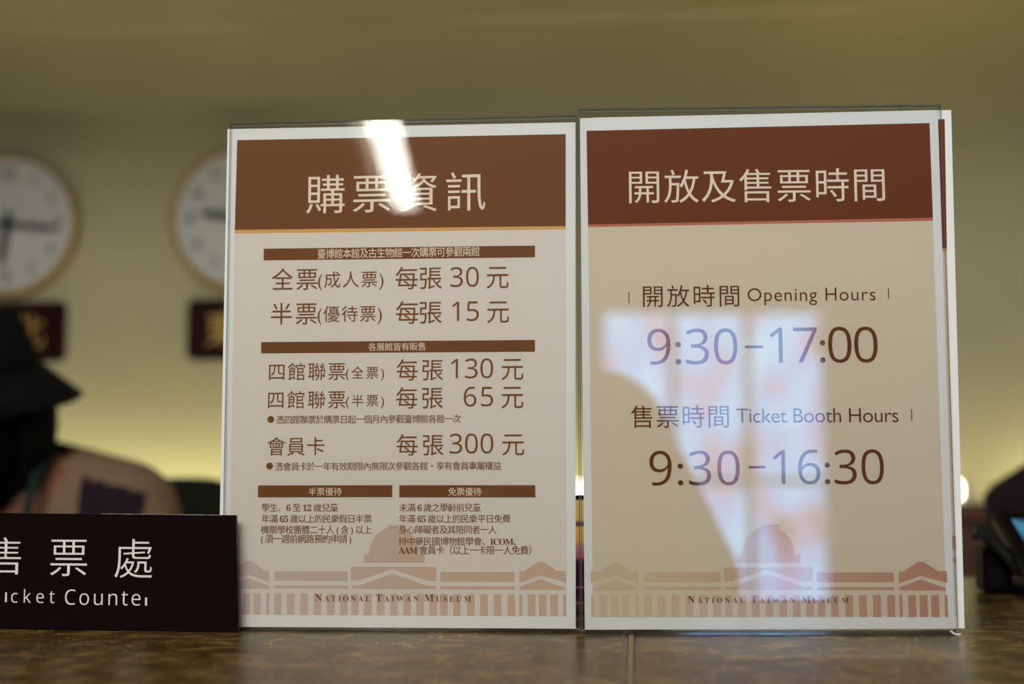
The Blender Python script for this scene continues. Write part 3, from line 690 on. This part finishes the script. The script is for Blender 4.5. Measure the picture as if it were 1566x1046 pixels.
# ------------------------------------------------------------------ people
def head_bm(c, pitch, yaw, k=1.0):
    bm = bmesh.new(); bmesh.ops.create_uvsphere(bm, u_segments=40, v_segments=28, radius=1.0)
    def g(p, q, s): return math.exp(-((p[0] - q[0]) ** 2 + (p[1] - q[1]) ** 2 + (p[2] - q[2]) ** 2) / (2 * s * s))
    for v in bm.verts:
        n = v.co.copy(); x, y, z = n
        t = max(0, -z)
        p = Vector((0.076 * x * (1 - 0.30 * t ** 1.6), 0.096 * y, 0.118 * z))
        if y > 0: p.z += 0.01 * y; p.y *= 1 - 0.35 * t
        f = max(0, -y)
        d = 0.024 * g(n, (0, -0.97, -0.16), 0.13) + 0.012 * g(n, (0, -0.99, 0.08), 0.10)         # nose, bridge
        d -= 0.012 * (g(n, (0.33, -0.93, 0.10), 0.14) + g(n, (-0.33, -0.93, 0.10), 0.14))       # eye sockets
        d += 0.006 * (g(n, (0.3, -0.9, 0.30), 0.16) + g(n, (-0.3, -0.9, 0.30), 0.16))           # brow
        d += 0.008 * g(n, (0, -0.88, -0.48), 0.13) + 0.012 * g(n, (0, -0.62, -0.80), 0.18)      # lips, chin
        p.y -= d * (1 if f > 0 else 0)
        v.co = p * k
    for s in (-1, 1):
        bmesh.ops.create_uvsphere(bm, u_segments=14, v_segments=10, radius=1.0, matrix=Matrix.Translation((0.077 * k * s, 0.006, -0.005)) @ Matrix.Rotation(R(18 * s), 4, 'Z') @ Matrix.Diagonal((0.010 * k, 0.020 * k, 0.031 * k, 1)))
    HM = Matrix.Translation(c) @ Matrix.Rotation(R(yaw), 4, 'Z') @ Matrix.Rotation(R(pitch), 4, 'X')
    bmesh.ops.transform(bm, matrix=HM, verts=bm.verts)
    return bm, HM
def unit_ball(nu=14, nv=9):
    vs = [(0, 0, 1)]; fs = []
    for a in range(1, nv):
        for b in range(nu):
            p, q = math.pi * a / nv, 2 * math.pi * b / nu
            vs.append((math.sin(p) * math.cos(q), math.sin(p) * math.sin(q), math.cos(p)))
    vs.append((0, 0, -1)); last = len(vs) - 1
    for b in range(nu):
        c = (b + 1) % nu
        fs.append((0, 1 + b, 1 + c)); fs.append((last, last - nu + c, last - nu + b))
        for a in range(nv - 2): fs.append((1 + a * nu + b, 1 + (a + 1) * nu + b, 1 + (a + 1) * nu + c, 1 + a * nu + c))
    return vs, fs
BALL = unit_ball()
def skin(nodes, sub=2):
    """tapering limbs between joints, later fused into one surface"""
    pos = {n[0]: n for n in nodes}; V, F = [], []
    def rad(r): return Vector((r[0], r[1], (r[0] + r[1]) / 2)) if isinstance(r, tuple) else Vector((r, r, r))
    for n in nodes:
        a, ra = Vector(n[1]), rad(n[2])
        if n[3]: b, rb = Vector(pos[n[3]][1]), rad(pos[n[3]][2])
        else: b, rb = a, ra
        k = max(1, int((a - b).length / (0.22 * min(min(ra), min(rb)))))
        for i in range(k + 1):
            f = i / k; c = a.lerp(b, f); r = ra.lerp(rb, f); o = len(V)
            V += [(c.x + x * r.x, c.y + y * r.y, c.z + z * r.z) for x, y, z in BALL[0]]
            F += [tuple(q + o for q in g) for g in BALL[1]]
            if not n[3]: break
    me = bpy.data.meshes.new('limbs'); me.from_pydata(V, [], F)
    return me
def fuse(bm, voxel, steps=6):
    me = bpy.data.meshes.new('fused'); bm.to_mesh(me); bm.free()
    o = bpy.data.objects.new('fused', me); COL.objects.link(o)
    r = o.modifiers.new('remesh', 'REMESH'); r.mode = 'VOXEL'; r.voxel_size = voxel; r.use_smooth_shade = True
    s = o.modifiers.new('smooth', 'SMOOTH'); s.iterations = steps; s.factor = 0.5
    out = bpy.data.meshes.new_from_object(o.evaluated_get(bpy.context.evaluated_depsgraph_get()))
    bpy.data.objects.remove(o); bpy.data.meshes.remove(me); out.materials.clear()
    return out
def hand_nodes(w, d, up, side, thumb):
    """palm from the wrist w along d, four bent fingers and a thumb as skinned chains"""
    w, d, up = Vector(w), Vector(d).normalized(), Vector(up).normalized(); s = Vector(side).normalized()
    chains = []
    for q in (-0.026, -0.009, 0.009, 0.026): chains.append([('a', tuple(w + s * q * 0.6), 0.0135, None), ('b', tuple(w + d * 0.08 + s * q), 0.0118, 'a')])
    for k, (q, l) in enumerate(((-0.030, 0.068), (-0.010, 0.078), (0.010, 0.073), (0.029, 0.058))):
        b0 = w + d * 0.075 + s * q
        chains.append([('a', tuple(b0), 0.0092, None), ('b', tuple(b0 + d * l * 0.45 - up * 0.004), 0.0086, 'a'),
                       ('c', tuple(b0 + d * l * 0.76 - up * 0.016), 0.0080, 'b'), ('e', tuple(b0 + d * l * 0.95 - up * 0.032), 0.0070, 'c')])
    b0 = w + d * 0.03 + s * 0.028 * thumb
    chains.append([('a', tuple(b0), 0.012, None), ('b', tuple(b0 + d * 0.030 + s * 0.024 * thumb - up * 0.006), 0.0105, 'a'), ('c', tuple(b0 + d * 0.058 + s * 0.030 * thumb - up * 0.016), 0.0088, 'b')])
    return chains
def person(P, label, m, yaw=0):
    """P: joints in world space"""
    n = [('pelvis', P['pelvis'], (0.15, 0.11), None), ('waist', P['waist'], (0.135, 0.10), 'pelvis'), ('chest', P['chest'], (0.155, 0.11), 'waist'),
         ('collar', P['collar'], (0.10, 0.075), 'chest'), ('neck', P['neck'], 0.052, 'collar'), ('skull', P['skull'], 0.058, 'neck')]
    for s in ('l', 'r'):
        n += [('sh' + s, P['sh' + s], 0.060, 'collar'), ('el' + s, P['el' + s], 0.042, 'sh' + s), ('fo' + s, tuple((Vector(P['el' + s]) * 0.6 + Vector(P['wr' + s]) * 0.4)), 0.040, 'el' + s), ('wr' + s, P['wr' + s], 0.027, 'fo' + s),
              ('hip' + s, P['hip' + s], 0.092, 'pelvis'), ('kn' + s, P['kn' + s], 0.062, 'hip' + s), ('ca' + s, tuple(Vector(P['kn' + s]) * 0.65 + Vector(P['an' + s]) * 0.35), 0.056, 'kn' + s), ('an' + s, P['an' + s], 0.040, 'ca' + s), ('toe' + s, P['toe' + s], 0.036, 'an' + s)]
    bm = bmesh.new(); me = skin(n); bm.from_mesh(me); bpy.data.meshes.remove(me)
    for s, th in (('l', 1), ('r', -1)):
        w = Vector(P['wr' + s]); d = (w - Vector(P['el' + s])).normalized() if 'hd' + s not in P else Vector(P['hd' + s]).normalized()
        side = d.cross(Vector((0, 0, 1))).normalized()
        for ch in hand_nodes(w - d * 0.012, d, (0, 0, 1), side, th):
            me = skin(ch, 1); bm.from_mesh(me); bpy.data.meshes.remove(me)
    hb_, HM = head_bm(P['head'], P['pitch'], P['yaw'], P.get('hk', 1.0))
    tmp = bpy.data.meshes.new('t'); hb_.to_mesh(tmp); hb_.free(); bm.from_mesh(tmp); bpy.data.meshes.remove(tmp)
    o = link('person', fuse(bm, 0.0052), m, None, True)
    tag(o, label, 'person')
    return o, HM
def shell(name, nodes, grow, m, parent, cut=None, mats=None):
    me = skin([(a, p, tuple(v + grow for v in (r if isinstance(r, tuple) else (r, r))), q) for a, p, r, q in nodes])
    bm = bmesh.new(); bm.from_mesh(me); bpy.data.meshes.remove(me)
    me = fuse(bm, 0.008, 6); bm = bmesh.new(); bm.from_mesh(me); bpy.data.meshes.remove(me)
    if cut:
        dead = [f for f in bm.faces if cut(f.calc_center_median())]
        bmesh.ops.delete(bm, geom=dead, context='FACES')
    if mats:
        for f in bm.faces: f.material_index = mats(f.calc_center_median())
    return from_bm(name, bm, m, parent, True)
def torso_nodes(P, arms=True):
    n = [('pelvis', P['pelvis'], (0.152, 0.112), None), ('waist', P['waist'], (0.135, 0.10), 'pelvis'), ('chest', P['chest'], (0.155, 0.11), 'waist'), ('collar', P['collar'], (0.10, 0.075), 'chest')]
    for s in ('l', 'r'):
        n += [('sh' + s, P['sh' + s], 0.060, 'collar'), ('el' + s, P['el' + s], 0.042, 'sh' + s), ('wr' + s, tuple(Vector(P['el' + s]) * 0.25 + Vector(P['wr' + s]) * 0.75), 0.034, 'el' + s)]
    return n
def leg_nodes(P):
    n = [('pelvis', P['pelvis'], (0.15, 0.11), None)]
    for s in ('l', 'r'):
        n += [('hip' + s, P['hip' + s], 0.092, 'pelvis'), ('kn' + s, P['kn' + s], 0.062, 'hip' + s), ('an' + s, tuple(Vector(P['kn' + s]) * 0.1 + Vector(P['an' + s]) * 0.9), 0.050, 'kn' + s)]
    return n
def cap_part(name, HM, scale, keep, m, parent):
    bm = bmesh.new(); bmesh.ops.create_uvsphere(bm, u_segments=48, v_segments=36, radius=1.0)
    bmesh.ops.delete(bm, geom=[f for f in bm.faces if not keep(f.calc_center_median())], context='FACES')
    bmesh.ops.transform(bm, matrix=HM @ Matrix.Diagonal(scale).to_4x4(), verts=bm.verts)
    o = from_bm(name, bm, m, parent, True)
    s = o.modifiers.new('thickness', 'SOLIDIFY'); s.thickness = 0.004; s.offset = 1
    return o

# the clerk, seated, face bowed towards the desk
C = dict(pelvis=(-0.84, 1.87, 0.64), waist=(-0.84, 1.86, 0.82), chest=(-0.84, 1.83, 0.99), collar=(-0.84, 1.82, 1.105), neck=(-0.84, 1.79, 1.14), skull=(-0.84, 1.76, 1.20),
         head=(-0.84, 1.73, 1.215), pitch=14, yaw=-6, hk=0.98,
         shl=(-0.660, 1.80, 1.090), ell=(-0.562, 1.72, 0.86), wrl=(-0.66, 1.50, 0.80), shr=(-1.008, 1.80, 1.088), elr=(-1.105, 1.72, 0.86), wrr=(-1.02, 1.50, 0.80),
         hipl=(-0.75, 1.83, 0.60), knl=(-0.72, 1.44, 0.58), anl=(-0.71, 1.52, 0.12), toel=(-0.71, 1.42, 0.06), hipr=(-0.93, 1.83, 0.60), knr=(-0.96, 1.44, 0.58), anr=(-0.97, 1.52, 0.12), toer=(-0.97, 1.42, 0.06))
clerk, HM = person(C, 'seated person in a black bucket hat, black mask and taupe shirt behind the counter', M['skin'])
def neckline(c): return c.y < 1.80 and c.z > 1.03 and abs(c.x + 0.815) < 0.02 + 0.9 * (c.z - 1.03) and abs(c.x + 0.815) < 0.095
shirt = shell('shirt', torso_nodes(C), 0.016, (M['shirt'], M['shirt_patch']), clerk, lambda c: neckline(c) or (c - Vector((-0.84, 1.80, 1.17))).length < 0.075,
              lambda c: 1 if (-0.690 < c.x < -0.610 and c.z < 1.141 - 0.29 * (c.x + 0.682) and c.y < 1.835 and c.z > 0.98) else 0)
shell('trousers', leg_nodes(C), 0.014, M['trousers'], clerk)
hair = cap_part('hair', HM, (0.105, 0.112, 0.135), lambda c: c.y > -0.35 and -0.62 < c.z < 0.26, M['hair'], clerk)
cap_part('face_mask', HM, (0.088, 0.116, 0.126), lambda c: c.y < -0.1 and -0.98 < c.z < -0.02, M['mask'], clerk)
bm = bmesh.new()
for s in (-1, 1): bmesh.ops.create_uvsphere(bm, u_segments=16, v_segments=10, radius=0.0125, matrix=HM @ Matrix.Translation((0.027 * s, -0.078, 0.012)))
from_bm('eye', bm, M['clock_face'], clerk, True)
HAT = Matrix.Translation((-0.84, 1.735, 0)) @ Matrix.Translation((0, 0, 1.25)) @ Matrix.Rotation(R(13), 4, 'X') @ Matrix.Translation((0, 0, -1.25))
bm = lathe([(0.0, 1.356), (0.04, 1.355), (0.060, 1.348), (0.066, 1.338), (0.076, 1.312), (0.089, 1.276)], 56, HAT)
hat = from_bm('hat', bm, M['black_cloth'], clerk, True); hat['label'] = 'black bucket hat'
sd = hat.modifiers.new('thickness', 'SOLIDIFY'); sd.thickness = 0.004; sd.offset = 1
bm = lathe([(0.088, 1.278), (0.104, 1.264), (0.120, 1.250), (0.136, 1.236)], 56, HAT)
br = from_bm('hat_brim', bm, M['black_cloth'], hat, True)
sd = br.modifiers.new('thickness', 'SOLIDIFY'); sd.thickness = 0.004; sd.offset = 1
for x in (-0.745, -0.895):
    bm = bmesh.new()
    pts = [(x, 1.78, 1.185), (x + (0.004 if x > -0.8 else -0.004), 1.715, 1.145), (x * 0.97 - 0.025, 1.700, 1.08), (x * 0.8 - 0.165, 1.700, 1.0), (x * 0.4 - 0.49, 1.70, 0.9)]
    for a, b in zip(pts[:-1], pts[1:]):
        a, b = Vector(a), Vector(b); q = (b - a).to_track_quat('Z', 'Y').to_matrix().to_4x4()
        add_box(bm, (-0.007, -0.001, -(b - a).length / 2 - 0.002), (0.007, 0.001, (b - a).length / 2 + 0.002), 0, Matrix.Translation((a + b) / 2) @ q)
    from_bm('lanyard_strap', bm, M['strap'], clerk)['label'] = 'dark green neck strap'

# the photographer, seen only as a dark shape mirrored in the opening hours poster
G = dict(pelvis=(-0.06, -0.62, 0.86), waist=(-0.06, -0.58, 1.00), chest=(-0.05, -0.50, 1.12), collar=(-0.04, -0.44, 1.21), neck=(-0.04, -0.40, 1.27), skull=(-0.04, -0.37, 1.34),
         head=(-0.04, -0.35, 1.365), pitch=-18, yaw=180, hk=0.98,
         shl=(0.12, -0.44, 1.19), ell=(0.225, -0.36, 0.99), wrl=(0.10, -0.14, 1.07), hdl=(-0.55, 0.25, 0.3), shr=(-0.20, -0.44, 1.19), elr=(-0.31, -0.36, 1.00), wrr=(-0.16, -0.14, 1.10), hdr=(0.75, 0.25, 0.3),
         hipl=(0.03, -0.62, 0.82), knl=(0.08, -0.38, 0.48), anl=(0.08, -0.60, 0.11), toel=(0.08, -0.48, 0.05), hipr=(-0.15, -0.62, 0.82), knr=(-0.18, -0.38, 0.48), anr=(-0.18, -0.60, 0.11), toer=(-0.18, -0.48, 0.05))
for k_, v_ in list(G.items()):                 # a little to the left of the lens
    if isinstance(v_, tuple) and not k_.startswith('hd'): G[k_] = (v_[0] - 0.045, v_[1], v_[2])
photographer, HG = person(G, 'photographer in a dark coat, a dark outline mirrored in the opening hours poster', M['skin'])
shell('coat', torso_nodes(G), 0.050, M['coat'], photographer)
shell('trousers', leg_nodes(G), 0.014, M['trousers'], photographer)
cap_part('hair', HG, (0.084, 0.106, 0.126), lambda c: (c.y > -0.30 or c.z > 0.6) and c.z > -0.5, M['hair'], photographer)
